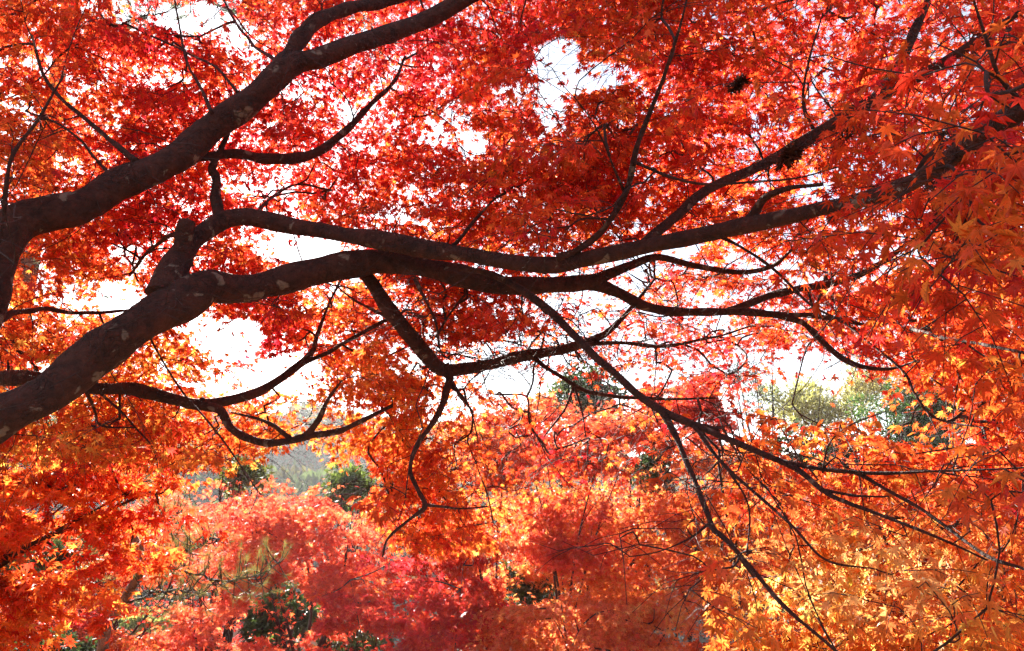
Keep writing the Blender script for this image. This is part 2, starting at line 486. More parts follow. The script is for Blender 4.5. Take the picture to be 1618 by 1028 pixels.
TRUNK_TOP = P(-235, 790, 2.88)
TREE_FOOT = np.array([TRUNK_TOP[0] - 0.55, TRUNK_TOP[1] - 0.15, 0.0])
LIMBS = {
 # name: (polyline, parent limb)
 'low': I("-260,830,140,2.9 -160,760,96,2.94 -70,700,72,2.98 10,650,62,3.0 80,616,57,3.05 147,561,65,3.12 219,512,58,3.2 258,484,62,3.28 298,460,58,3.35 329,446,48,3.42 365,450,43,3.5 400,451,43,3.55 441,442,44,3.62 497,428,41,3.68 560,415,40,3.68 613,415,35,3.64 678,426,31,3.57 744,440,34,3.5 796,450,28,3.46 875,450,26,3.46 930,446,23,3.49 965,432,17,3.5 1000,418,12,3.5 1040,406,10,3.5 1100,420,9,3.5 1170,430,8,3.4 1220,420,6,3.3 1250,395,4,3.2"),
 'high': I("-190,780,64,3.0 -110,660,62,3.05 -52,560,60,3.1 -20,470,58,3.15 -4,400,60,3.2 22,356,62,3.25 66,341,58,3.3 135,328,46,3.38 190,292,46,3.45 250,263,47,3.5 293,238,43,3.55 341,198,39,3.6 395,159,38,3.63 442,119,37,3.66 468,102,38,3.68 500,93,32,3.7 557,70,27,3.75 620,50,27,3.8 680,26,27,3.85 740,-6,25,3.85 820,-50,22,3.8 920,-120,17,3.7 1040,-190,12,3.6"),
 'long': I("262,468,58,3.32 272,438,50,3.36 282,410,42,3.42 300,384,34,3.48 326,364,28,3.53 359,346,27,3.57 392,342,27,3.62 430,349,25,3.64 462,357,24,3.65 510,364,25,3.63 553,372,25,3.58 613,382,27,3.45 678,395,29,3.35 744,404,23,3.25 810,415,23,3.15 875,418,25,3.08 930,407,24,3.03 988,396,25,2.97 1085,376,24,2.85 1149,361,25,2.78 1245,342,23,2.62 1290,331,21,2.52 1380,310,23,2.3 1470,272,26,1.98 1550,214,30,1.7 1618,170,33,1.55 1720,100,34,1.45"),
 'arm': I("-200,640,20,3.6 -100,605,20,3.65 -20,598,20,3.7 30,598,23,3.7 90,603,21,3.72 150,614,19,3.72 200,614,19,3.76 230,620,19,3.78 280,632,17,3.85 320,638,17,3.92 390,625,15,4.0 440,600,12,4.1 490,560,9,4.2 502,528,7,4.3 520,480,4,4.3 545,430,3,4.3"),
 'drop': I("558,412,20,3.72 580,437,21,3.74 595,457,22,3.76 610,481,22,3.78 632,511,22,3.8 651,534,22,3.83 674,562,22,3.86 700,584,22,3.9 744,581,19,3.95 785,573,17,3.97 823,563,16,4.0 890,552,15,4.0 940,535,13,3.95 962,522,10,3.9 985,500,7,3.9 1010,470,5,3.9 1035,440,3,3.9"),
 'slant': I("728,424,9,3.42 770,431,10,3.35 812,450,11,3.28 850,476,12,3.2 875,497,12,3.15 913,535,12,3.05 945,567,12,2.96 972,590,11,2.9 1010,625,11,2.8 1050,651,12,2.7 1090,668,11,2.62 1130,685,10,2.55 1170,702,10,2.48 1210,719,9,2.4 1260,742,9,2.3 1310,781,7,2.15 1380,809,6,2.05 1440,832,5,1.95 1505,859,4,1.85 1560,885,3,1.8"),
 'crest': I("1008,394,17,2.98 1027,376,15,3.02 1070,340,15,3.1 1117,300,15,3.2 1200,262,16,3.3 1290,212,18,3.3 1370,163,20,3.2 1440,125,18,3.1 1500,92,14,3.0 1580,40,10,2.9 1680,-30,7,2.8"),
}
BRANCHES = [
 ('high', I("446,112,30,3.66 458,80,25,3.7 477,52,25,3.74 507,28,23,3.8 557,11,20,3.9 640,-10,18,4.0 740,-50,13,4.1")),
 ('high', I("262,256,14,3.52 305,250,13,3.6 350,243,14,3.7 400,245,16,3.8 450,252,18,3.9 500,240,14,4.0 540,210,12,4.1 580,170,9,4.2 620,130,6,4.3 640,90,4,4.4")),
 ('high', I("452,104,9,3.68 428,90,8,3.9 400,70,6,4.1 370,30,5,4.3 345,-20,4,4.4")),
 ('high', I("215,255,10,3.45 180,225,8,3.5 140,190,7,3.55 90,150,6,3.6 62,100,5,3.6 50,55,3,3.6")),
 ('high', I("178,280,7,3.4 150,250,6,3.5 120,215,5,3.6 80,190,4,3.7 40,175,3,3.8")),
 ('high', I("335,178,7,3.5 318,140,6,3.6 295,95,5,3.7 283,40,4,3.8 275,-10,3,3.9")),
 ('high', I("375,145,6,3.6 345,110,5,3.7 300,85,4,3.9 270,70,3,4.0")),
 ('high', I("-20,515,14,3.15 30,492,9,3.4 80,490,7,3.6 150,495,6,3.8 205,490,4,4.0")),
 ('high', I("-12,480,12,3.1 -6,400,9,3.0 8,330,7,3.0 20,250,6,3.0 60,190,5,3.05 100,120,3,3.1")),
 ('long', I("283,414,34,3.42 289,385,27,3.41 293,362,26,3.4 294,350,25,3.4")),
 ('long', I("346,346,18,3.56 343,310,16,3.6 338,280,14,3.65 333,262,13,3.66 360,215,7,3.7 372,180,4,3.75")),
 ('long', I("298,376,10,3.5 275,370,8,3.7 240,392,6,3.9 205,435,4,4.1")),
 ('long', I("400,344,7,3.63 425,315,6,3.9 470,290,5,4.2 520,300,4,4.4")),
 ('long', I("706,396,9,3.3 724,380,8,3.3 752,344,7,3.35 786,309,4,3.4")),
 ('long', I("880,408,12,3.05 920,392,11,3.03 955,362,10,3.0 985,308,10,2.95 1000,252,9,2.9 1022,190,8,2.85 1050,120,6,2.75 1076,40,4,2.65 1090,-20,3,2.6")),
 ('long', I("1000,254,6,2.9 1060,280,6,2.8 1120,291,5,2.7 1200,286,5,2.6 1262,280,4,2.5 1330,262,3,2.45")),
 ('long', I("965,346,5,2.98 920,345,4,2.9 893,362,3,2.85")),
 ('long', I("986,302,5,2.95 960,240,4,2.85 935,190,3,2.75 905,150,2,2.7")),
 ('long', I("1120,366,8,2.84 1170,390,6,2.8 1222,426,6,2.78 1280,480,5,2.75 1342,512,4,2.7")),
 ('long', I("1180,352,13,2.76 1205,320,12,2.7 1240,300,9,2.6 1300,290,6,2.5")),
 ('long', I("1618,170,10,1.55 1580,120,7,1.5 1560,60,6,1.48 1540,0,4,1.45")),
 ('low',  I("905,448,20,3.47 945,449,20,3.5 972,461,19,3.5 1020,482,17,3.5 1085,492,14,3.48 1149,492,12,3.43 1200,496,12,3.4 1245,502,11,3.35 1270,509,10,3.32 1288,528,9,3.3 1312,550,10,3.25 1352,575,8,3.2 1402,582,5,3.1 1450,570,3,3.0")),
 ('low',  I("1150,492,11,3.46 1210,471,12,3.5 1270,455,12,3.5 1340,440,11,3.4 1400,410,9,3.3 1448,372,6,3.2 1490,320,4,3.1")),
 ('low',  I("1200,494,11,3.42 1260,499,9,3.45 1330,505,7,3.4 1378,512,5,3.3 1450,505,3,3.2")),
 ('low',  I("655,440,6,3.5 684,500,5,3.45 694,545,4,3.4")),
 ('low',  I("690,530,4,3.6 712,495,4,3.7 735,465,5,3.6")),
 ('low',  I("120,570,7,3.3 150,650,5,3.6 160,672,4,3.6 215,675,3,3.6")),
 ('arm',  I("316,637,16,3.92 345,650,14,3.9 366,675,14,3.85 394,694,13,3.8 440,697,12,3.75 490,689,11,3.75 540,678,9,3.75 582,660,7,3.75 620,640,5,3.8")),
 ('arm',  I("486,687,11,3.75 505,660,9,3.7 518,632,6,3.65 540,600,3,3.6")),
 ('arm',  I("458,692,9,3.75 430,673,8,3.7 400,660,6,3.65 365,652,3,3.6")),
 ('arm',  I("455,588,9,4.12 480,575,9,4.15 540,545,8,4.15 600,512,7,4.1 640,490,4,4.1")),
 ('arm',  I("150,612,6,3.75 208,668,4,3.65 240,705,3,3.6 250,740,2,3.6")),
 ('arm',  I("225,500,3,3.5 240,540,4,3.6 290,620,4,3.7 350,692,4,3.6 412,782,3,3.5")),
 ('drop', I("700,580,17,3.9 711,600,13,3.88 697,640,10,3.8 681,670,9,3.72 660,700,8,3.66 649,742,7,3.6 660,770,7,3.55 672,800,8,3.5 645,822,5,3.45 612,852,4,3.4 604,880,3,3.4")),
 ('drop', I("670,797,6,3.5 720,803,4,3.4 770,800,3,3.4")),
 ('drop', I("712,606,10,3.88 722,616,7,3.88")),
 ('drop', I("838,562,9,4.0 880,590,8,3.9 922,615,8,3.8 972,625,8,3.7 1050,630,6,3.6 1130,628,4,3.5")),
 ('drop', I("895,550,9,4.0 960,541,8,3.9 1050,546,7,3.8 1130,532,5,3.8 1190,515,3,3.8")),
 ('drop', I("906,612,5,3.82 890,650,4,3.75 860,690,3,3.7")),
 ('drop', I("908,612,5,3.82 920,650,4,3.7 925,690,3,3.6")),
 ('drop', I("620,505,8,3.83 590,490,6,3.9 560,475,5,4.0 530,450,3,4.1")),
 ('drop', I("716,610,6,3.86 740,640,4,3.75 755,690,3,3.7")),
 ('slant', I("1046,650,10,2.7 1080,714,9,2.55 1122,824,9,2.3 1150,854,8,2.2 1230,949,7,1.95 1318,1026,5,1.8 1380,1075,3,1.7")),
 ('slant', I("1096,672,8,2.6 1146,735,7,2.45 1245,824,6,2.2 1305,884,5,2.05 1385,900,3,1.95")),
 ('slant', I("1146,734,5,2.45 1182,800,4,2.35 1180,876,3,2.25")),
 ('slant', I("1235,730,9,2.35 1330,744,8,2.2 1400,747,7,2.1 1480,744,5,2.0 1556,742,4,1.9 1618,738,3,1.85")),
 ('slant', I("1350,745,7,2.18 1372,756,7,2.15 1455,804,7,2.0 1556,875,7,1.8 1618,899,6,1.7 1690,930,4,1.6")),
 ('slant', I("1300,774,6,2.17 1350,782,5,2.1 1405,784,3,2.05")),
 ('slant', I("1122,826,5,2.3 1090,850,4,2.25 1040,872,3,2.2 990,880,2,2.15")),
 ('slant', I("1300,746,4,2.25 1310,700,3,2.2 1345,670,3,2.1 1400,650,2,2.05")),
 ('low',  I("1330,506,6,3.4 1358,530,5,3.2 1425,584,5,3.0 1446,624,5,2.9 1482,662,5,2.8 1562,676,3,2.6")),
 ('crest', I("1375,163,17,3.2 1402,130,16,3.2 1426,95,15,3.2 1450,40,13,3.2 1468,-2,11,3.2 1500,-80,7,3.2")),
 ('crest', I("1290,216,8,3.3 1270,160,6,3.3 1280,90,5,3.3 1300,20,3,3.3")),
 ('crest', I("1440,520,7,2.6 1482,531,7,2.4 1556,545,7,2.2 1620,557,6,2.0 1700,575,4,1.9")),
]
root = thing("maple_tree", TREE_FOOT, "old maple nearest the camera with dark lichen spotted limbs sweeping across the sky", "tree")

# trunk
g = Geo()
tr = np.array([[*(TREE_FOOT + (0, 0, -0.25)), .27], [*(TREE_FOOT + (.02, .0, .12)), .215], [*(TREE_FOOT + (.12, .03, .5)), .185],
               [*(TREE_FOOT * .45 + TRUNK_TOP * .55), .18], [*(TRUNK_TOP - (.03, 0, .02)), .178], [*(P(-205, 775, 2.9)), .15]])
tr = catmull(tr, 14)
tube(g, tr[:, :3], tr[:, 3], 26, 0.16, 2.0)
g.build("trunk", M_BARK, root, True)

def px_line(a, n):
    """traced polyline -> world centre line and radii"""
    c = catmull(a, n)
    p = np.stack([P(q[0], q[1], q[3]) for q in c])
    r = c[:, 2] * 0.5 * c[:, 3] / F
    return p, r

nodes, nrad, nlimb, ndir = [], [], [], []
limb_obj = {}
gl_px = []                       # limb samples in px for keeping the traced limbs in view
for li, (key, a) in enumerate(LIMBS.items()):
    p, r = px_line(a, 14)
    rng = np.random.default_rng(li)
    g = Geo()
    # growth swellings along the limb
    s = np.cumsum(np.r_[0, np.linalg.norm(np.diff(p, axis=0), axis=1)])
    r2 = r * (1.06 + 0.05 * np.sin(s * 9 + li) + 0.04 * np.sin(s * 23 + 2 * li))
    wob = np.stack([vnoise(np.stack([s * 4, s * 0 + li * 7.3, s * 0 + k * 3.1], -1)) for k in range(3)], -1) * (r * 0.18)[:, None]
    tube(g, p + wob, r2, 22, 0.17, li * 3.7)
    limb_obj[key] = g.build("limb", M_BARK, root, True)
    gl_px.append(np.stack([*proj(p), r], -1))
    st = 2
    nodes.append(p[::st]); nrad.append(r[::st]); nlimb += [key] * len(p[::st]); ndir.append(nrm(np.gradient(p, axis=0))[::st])
for bi, (key, a) in enumerate(BRANCHES):
    a = a * np.array([1, 1, .8 if a[:, 2].max() < 10 else 1, 1])
    p, r = px_line(a, 9)
    g = Geo()
    s = np.cumsum(np.r_[0, np.linalg.norm(np.diff(p, axis=0), axis=1)])
    wob = np.stack([vnoise(np.stack([s * 9, s * 0 + bi * 5.3, s * 0 + k * 3.1], -1)) for k in range(3)], -1) * np.minimum(0.010, r * 0.7)[:, None] * np.clip(s / 0.1, 0, 1)[:, None]
    r2 = r * (1 + 0.35 * np.exp(-s / 0.05)) * (1 + 0.08 * np.sin(s * 40 + bi))
    tube(g, p + wob, r2, 12 if r.max() > 0.012 else 8, 0.16, bi * 1.9)
    g.build("branch", M_BARK, limb_obj[key], True)
    gl_px.append(np.stack([*proj(p), r], -1))
    nodes.append(p[::2]); nrad.append(r[::2]); nlimb += [key] * len(p[::2]); ndir.append(nrm(np.gradient(p, axis=0))[::2])
nodes = np.vstack(nodes); nrad = np.concatenate(nrad); ndir = np.vstack(ndir)
nlimb = list(nlimb)
gl_px = np.vstack(gl_px)

# where the near maple carries leaves (thin places let the sky through)
GAPS = [  # x, y, rx, ry, share of leaves kept
 (480, 388, 62, 30, .06), (430, 385, 40, 26, .45), (182, 470, 34, 32, .04), (120, 470, 45, 40, .55), (60, 420, 24, 60, .35), (368, 535, 66, 38, .05), (300, 500, 40, 30, .3),
 (445, 592, 70, 32, .22), (360, 600, 40, 25, .15), (345, 585, 30, 25, .3), (560, 640, 60, 20, .45), (480, 650, 60, 26, .25), (560, 600, 50, 40, .75), (500, 715, 90, 30, .55), (330, 780, 70, 30, .12),
 (885, 92, 40, 40, .05), (945, 118, 44, 26, .12), (868, 165, 26, 44, .15), (905, 190, 40, 20, .5), (725, 180, 26, 26, .15), (742, 225, 30, 24, .12), (690, 195, 40, 40, .6), (800, 150, 50, 60, .8), (800, 600, 52, 24, .03), (1020, 270, 34, 50, .55),
 (1295, 585, 75, 34, .06), (1210, 580, 60, 40, .35), (1100, 590, 120, 46, .82), (1290, 630, 130, 40, .05), (1250, 450, 110, 46, .8), (1285, 305, 34, 40, .35), (1300, 440, 60, 20, .5),
 (1455, 660, 75, 48, .2), (1060, 760, 110, 56, .4), (960, 690, 70, 40, .55), (1280, 590, 40, 20, .2), (840, 640, 80, 34, .8), (1030, 740, 34, 34, .15), (925, 612, 66, 36, .45), (300, 22, 75, 30, .10), (215, 18, 40, 34, .25), (400, 60, 40, 40, .5), (560, 50, 40, 40, .55), (620, 45, 60, 20, .5),
 (1150, 640, 60, 40, .55), (1300, 90, 40, 70, .55), (545, 130, 30, 60, .7), (440, 300, 70, 50, .75), (555, 760, 45, 34, .05), (40, 380, 30, 20, .3), (1370, 430, 40, 30, .5),
]
XL = np.array([-600, 0, 200, 300, 360, 400, 460, 520, 570, 620, 700, 780, 860, 940, 1000, 1060, 1110, 1140, 2400.])
YL = np.array([755, 725, 735, 735, 735, 725, 700, 720, 800, 862, 872, 868, 800, 768, 750, 770, 900, 1300, 1300.])
def keep(x, y):
    k = np.ones(len(x))
    wv = vnoise(np.stack([x / 38., y / 38., x * 0 + 3.3], -1)) + .6 * vnoise(np.stack([x / 15., y / 15., x * 0 + 9.1], -1))
    for gx, gy, rx, ry, s in GAPS:
        e = (1 + .8 * wv) * ((x - gx) / (rx * .86)) ** 2 + ((y - gy) / (ry * .86)) ** 2
        k = np.minimum(k, np.where(e < 1, s, np.where(e < 1.35, s + (1 - s) * (e - 1) / 0.35, 1)))
    lo = np.interp(x, XL, YL)
    return k * np.clip((lo - y) / 34 + 0.5, 0, 1)

HUES = np.array([(50, 60, 1.6), (60, 200, 1.9), (250, 60, .9), (300, 200, 1.2), (500, 200, .7), (650, 80, .7), (250, 350, .9), (400, 300, .9), (620, 250, 1.1), (620, 330, 1.3), (800, 330, 1.6),
 (840, 50, .9), (950, 60, 1.7), (1000, 150, 1.6), (1150, 150, 1.2), (1350, 60, 1.1), (1550, 100, 1.3), (1550, 350, 1.7), (1300, 380, 1.6), (1150, 420, 1.8), (420, 520, .9), (60, 580, 2.4), (250, 600, 2.6),
 (150, 690, 2.6), (330, 670, 2.0), (440, 720, 2.6), (600, 790, 2.0), (700, 820, 1.9), (780, 790, 2.1), (720, 740, 1.9), (880, 690, .9), (860, 640, 1.2), (960, 720, 1.6), (560, 600, 2.3), (650, 660, 2.4), (560, 500, 2.0), (700, 500, 1.5), (850, 500, 1.5), (1050, 520, 1.0), (1130, 600, .8), (1350, 560, 1.2), (1550, 530, 1.9),
 (1000, 660, 1.6), (1250, 700, 1.9), (1450, 700, 2.0), (1300, 800, 2.2), (1600, 700, 1.7), (1450, 790, 2.0), (1560, 800, 1.7), (1350, 900, 3.7), (1200, 950, 2.9), (1500, 950, 2.9), (1450, 870, 3.0), (1100, 850, 2.4), (150, 500, 1.8)])
def hue_at(x, y):
    d2 = (x[:, None] - HUES[None, :, 0]) ** 2 + (y[:, None] - HUES[None, :, 1]) ** 2
    wt = 1 / (d2 + 900) ** 1.5
    return (wt * HUES[None, :, 2]).sum(1) / wt.sum(1)

# map of the traced limbs: leaves hanging in front of them are thinned where the photograph shows bare bark
GRID = 5
occ = np.full((1200 // GRID + 80, 1700 // GRID + 80), 0.0)
def gi(x, y):
    return np.clip((y / GRID + 40).astype(int), 0, occ.shape[0] - 1), np.clip((x / GRID + 40).astype(int), 0, occ.shape[1] - 1)
for x, y, d, r in gl_px:
    rp = r / d * F
    if rp < 1.3:
        continue
    h = rp + (9 if rp > 5 else 3) + .012 / d * F
    k = int(h / GRID) + 1
    iy, ix = gi(np.array(x), np.array(y))
    occ[max(iy - k, 0):iy + k + 1, max(ix - k, 0):ix + k + 1] = np.maximum(occ[max(iy - k, 0):iy + k + 1, max(ix - k, 0):ix + k + 1], d)

# leaves culled along lanes towards the sun so that light reaches the lower sprays
SD = np.array(sun_dir)
LANES = [(P(1360, 905, 2.7), .95, .13), (P(1490, 690, 2.2), .45, .3), (P(690, 800, 4.7), .55, .55), (P(1240, 800, 2.3), .4, .5)]
def sun_thin(p):
    k = np.ones(len(p))
    for q, rad, kp in LANES:
        t = (p - q) @ SD
        off = np.linalg.norm(p - q - t[:, None] * SD, axis=1)
        k = np.minimum(k, np.where((t > .35) & (off < rad), kp, 1))
    return k
rng = np.random.default_rng(11)
def sample_targets(n, box, doff, dsig, dens=None, fixed=None):
    x = rng.uniform(box[0], box[2], n * 4); y = rng.uniform(box[1], box[3], n * 4)
    k = keep(x, y) * (dens(x, y) if dens is not None else 1)
    ok = rng.random(len(x)) < k
    x, y = x[ok][:n], y[ok][:n]
    nx, ny, nd = proj(nodes[:N0])
    out = []
    for xx, yy in zip(x, y):
        i = np.argsort((nx - xx) ** 2 + (ny - yy) ** 2)[:6]
        d = nd[i[rng.integers(0, 6)]] if fixed is None else fixed(xx, yy)
        d = max(1.12, d + rng.normal(doff, dsig))
        if 545 < xx < 1030 and yy > 645:
            d = 4.7 + rng.normal(0, .45)
        if fixed is None and rng.random() > (d / 3.6) ** 1.7:
            continue
        out.append(P(xx, yy, d))
    return np.array(out)
N0 = len(nodes)
T = [sample_targets(2100, (-60, -60, 1680, 1040), 0.45, 0.45, lambda x, y: np.where(x > 1120, np.where(y < 540, .42, np.where(y < 790, .6, .12)), np.where((x < 520) & (y < 330), .85, 1))),
     sample_targets(1500, (-60, -60, 1680, 760), 1.5, 0.7),
     sample_targets(300, (540, 420, 1330, 640), 0.9, 0.7),
     sample_targets(90, (640, 460, 930, 585), 0, 0.2, None, lambda x, y: 3.7),
     sample_targets(70, (150, 470, 540, 720), 0.5, 0.5),
     sample_targets(330, (-520, -420, 2150, 1000), 0.5, 0.6, lambda x, y: ((x < -40) | (x > 1660) | (y < -40)) * 1.0),
     sample_targets(120, (1000, 560, 1700, 1060), 0.0, 0.28, lambda x, y: np.clip((x - 1020) / 120, 0, 1) * np.clip((860 - y) / 80, .04, 1)),
     sample_targets(140, (1150, 800, 1600, 1060), 0, 0.22, None, lambda x, y: 2.95),
     sample_targets(85, (530, 660, 1010, 880), 0, 0.2),
     sample_targets(60, (1240, 60, 1700, 480), 0, 0.2, None, lambda x, y: np.interp(x, [1240, 1450, 1620], [2.3, 1.75, 1.4]))]
EXTRA = I("600,785,2.6,8 620,770,2.7,8 640,790,2.7,8 980,850,1.9,8 1000,835,1.9,8 1010,860,2.0,8 950,860,2.2,8 850,370,2.4,8 830,350,2.5,8 880,330,2.6,8 850,390,2.4,8 880,60,3.0,8 960,90,2.5,8 830,120,3.0,8 1560,960,1.55,8 1500,965,1.6,8 1300,990,1.7,8 1420,960,1.75,8 1090,930,1.9,8 1130,960,1.8,8 1120,900,1.95,8")
T.append(np.array([P(*q[:3]) for q in EXTRA]))
T = np.vstack(T)
d0 = np.min(np.linalg.norm(T[:, None] - nodes[None, ::2], axis=2), axis=1)
T = T[np.argsort(d0)]

MAXN = len(nodes) + len(T) * 8
NP = np.zeros((MAXN, 3)); NP[:N0] = nodes
ND = np.zeros((MAXN, 3)); ND[:N0] = ndir
par = np.full(MAXN, -1); cnt = np.zeros(MAXN); LB = list(nlimb) + [''] * (MAXN - N0)
cap = np.zeros(MAXN); cap[:N0] = nrad
M = N0
twigs = []         # (node index list)
sprays = []        # (centre, direction, limb)
for tpos in T:
    dv = tpos - NP[:M]
    dist = np.linalg.norm(dv, axis=1)
    cosn = np.sum(dv * ND[:M], 1) / np.maximum(dist, 1e-6)
    cost = dist * (1.25 - 0.35 * cosn) + np.where(cap[:M] > 0.05, 0.12, 0)
    i = int(np.argmin(cost))
    D = dist[i]
    p0, dr = NP[i], ND[i]
    seg = int(np.clip(D / 0.09, 2, 7))
    c1 = p0 + (dr * 0.35 + nrm(tpos - p0) * 0.25 + np.array([0, 0, 0.10])) * D * 0.6
    u = np.linspace(0, 1, seg + 1)[1:, None]
    cur = (1 - u) ** 2 * p0 + 2 * u * (1 - u) * c1 + u * u * tpos
    cur[:-1] += rng.normal(0, 0.012, (seg - 1, 3)) if seg > 1 else 0
    ids = [i]
    prev = i
    for q in cur:
        NP[M] = q; ND[M] = nrm(q - NP[prev]); par[M] = prev; LB[M] = LB[i]
        ids.append(M); prev = M; M += 1
    twigs.append(ids)
    sprays.append((tpos, ND[M - 1], LB[i]))
    cnt[M - 1] += 1
for k in range(M - 1, N0 - 1, -1):
    cnt[par[k]] += cnt[k]
tr_rad = np.minimum(0.0010 + 0.0006 * np.maximum(cnt, 1) ** 0.62, 0.006)
tw_geo = {k: Geo() for k in LIMBS}
lf_geo = {k: Geo() for k in LIMBS}
for ids in twigs:
    p = NP[ids]
    r = tr_rad[ids].copy()
    r[0] = min(r[1] * 1.15, max(cap[ids[0]], r[1]))
    if len(p) > 2:
        c = catmull(np.hstack([p, r[:, None]]), 2)
        p, r = c[:, :3], c[:, 3]
    tube(tw_geo[LB[ids[-1]]], p, r, 5)

for (c, dr, lb) in sprays:
    x, y, d = [float(a) for a in proj(c)]
    L = rng.uniform(0.15, 0.26)
    flat = np.array([dr[0], dr[1], 0.35 * dr[2] - 0.12]) + rng.normal(0, 0.25, 3) * np.array([1, 1, 0.5])
    t = nrm(flat); b = nrm(np.cross(t, np.array([0, 0, 1.0])) + 1e-6)
    n = int(rng.uniform(34, 58))
    if d < 2.4:
        L *= 0.85; n = int(n * 0.62)
    # side shoots, leaves in pairs along them
    S = 5
    base = c - t * L * 0.25
    ends, starts = [], []
    for s in range(S):
        f = s / (S - 1)
        side = (-1) ** s
        st = base + t * L * (0.1 + 1.0 * f) * 0.9
        if s == S - 1:
            e = st + t * L * 0.5
        else:
            e = st + (t * 0.6 + b * side * 0.9) * L * rng.uniform(0.45, 0.8) * (1.1 - 0.5 * f)
        e = e + np.array([0, 0, rng.normal(-0.03, 0.03)])
        starts.append(st); ends.append(e)
    tube(tw_geo[lb], np.stack([c, c + t * L * 0.35, starts[-1], ends[-1]]), np.array([.0016, .0014, .0012, .0008]), 3)
    for s in range(S - 1):
        tube(tw_geo[lb], np.stack([starts[s], (starts[s] + ends[s]) / 2 + [0, 0, .008], ends[s]]), np.array([.0012, .001, .0007]), 3)
    starts = np.array(starts); ends = np.array(ends)
    si = rng.integers(0, S, n); f = rng.random(n) ** 0.8
    pos = starts[si] + (ends[si] - starts[si]) * f[:, None] + rng.normal(0, 1, (n, 3)) * np.array([.028, .028, .018])
    out = nrm(ends[si] - starts[si])
    out = out + b * rng.normal(0, 0.7, n)[:, None] + t * rng.normal(0.2, 0.5, n)[:, None]
    tip = nrm(out) + np.array([0, 0, -1.0]) * np.abs(rng.normal(0.55, 0.5, n))[:, None]
    nor = np.array([0, 0, 1.0]) + rng.normal(0, 0.42, (n, 3))
    px, py, pd = proj(pos)
    kp = rng.random(n) < sun_thin(pos) * np.where(keep(px, py) > 0.72, 1, keep(px, py) * 1.2)
    mx_, my_, _ = proj(pos + nrm(tip) * 0.018)
    oc = np.maximum(occ[gi(px, py)], occ[gi(mx_, my_)])
    kp &= ~((oc > 0) & (pd < oc + 0.06) & ((px < 1230) | ((py > 560) & (px < 1560)) | (rng.random(n) < np.where(px > 1320, .4, .85))))
    pos, tip, nor, px, py, pd = pos[kp], tip[kp], nor[kp], px[kp], py[kp], pd[kp]
    if len(pos) == 0:
        continue
    h = hue_at(px, py) + 0.05 + rng.normal(0, 0.4)
    col = autumn(h, rng, 0.75 if (x < 330 and y > 540) else 0.38)
    yl = np.exp(-(((px - 1370) / 190) ** 2 + ((py - 900) / 85) ** 2)) * rng.uniform(.1, .8, len(pos)) * (rng.random(len(pos)) < .85)
    col = col * (1 - yl[:, None]) + yl[:, None] * np.array([.97, .76, .36])  # yellow leaves, painted paler to stand in for bright sun on them
    size = rng.uniform(0.025, 0.038, len(pos)) * np.where(rng.random(len(pos)) < 0.12, 0.65, 1)
    put_leaves(lf_geo[lb], LEAF_NEAR if d < 3.0 else LEAF_MID, pos, tip, nor, size, col, rng)
for k in LIMBS:
    tw_geo[k].build("twigs", M_TWIG, limb_obj[k], True)
    lf_geo[k].build("foliage", M_LEAF, limb_obj[k])

# clumps of dead, curled leaves caught in the twigs
for (x, y, d, s, n) in ((1250, 243, 1.75, .030, 44), (1165, 132, 1.9, .024, 30), (1335, 215, 1.9, .018, 10), (1475, 345, 1.7, .016, 8)):
    g = Geo()
    c = P(x, y, d)
    dd = nrm(rng.normal(0, 1, (n, 3)))
    pos = c + dd * np.array([1, 1, 0.9]) * s * rng.uniform(0, 0.75, n)[:, None]
    pos = c + (pos - c) @ np.array([[1.0, 0, .55], [0, .8, 0], [.55, 0, 1.0]])
    put_leaves(g, LEAF_FAR, pos, dd + rng.normal(0, 0.8, (n, 3)) - [0, 0, .5], rng.normal(0, 1, (n, 3)), rng.uniform(0.5, 1.1, n) * s,
               np.array([0.06, 0.022, 0.012]) * rng.uniform(.5, 1.5, n)[:, None], rng)
    o = g.build("dead_leaf_clump", M_DEAD, limb_obj['long'])

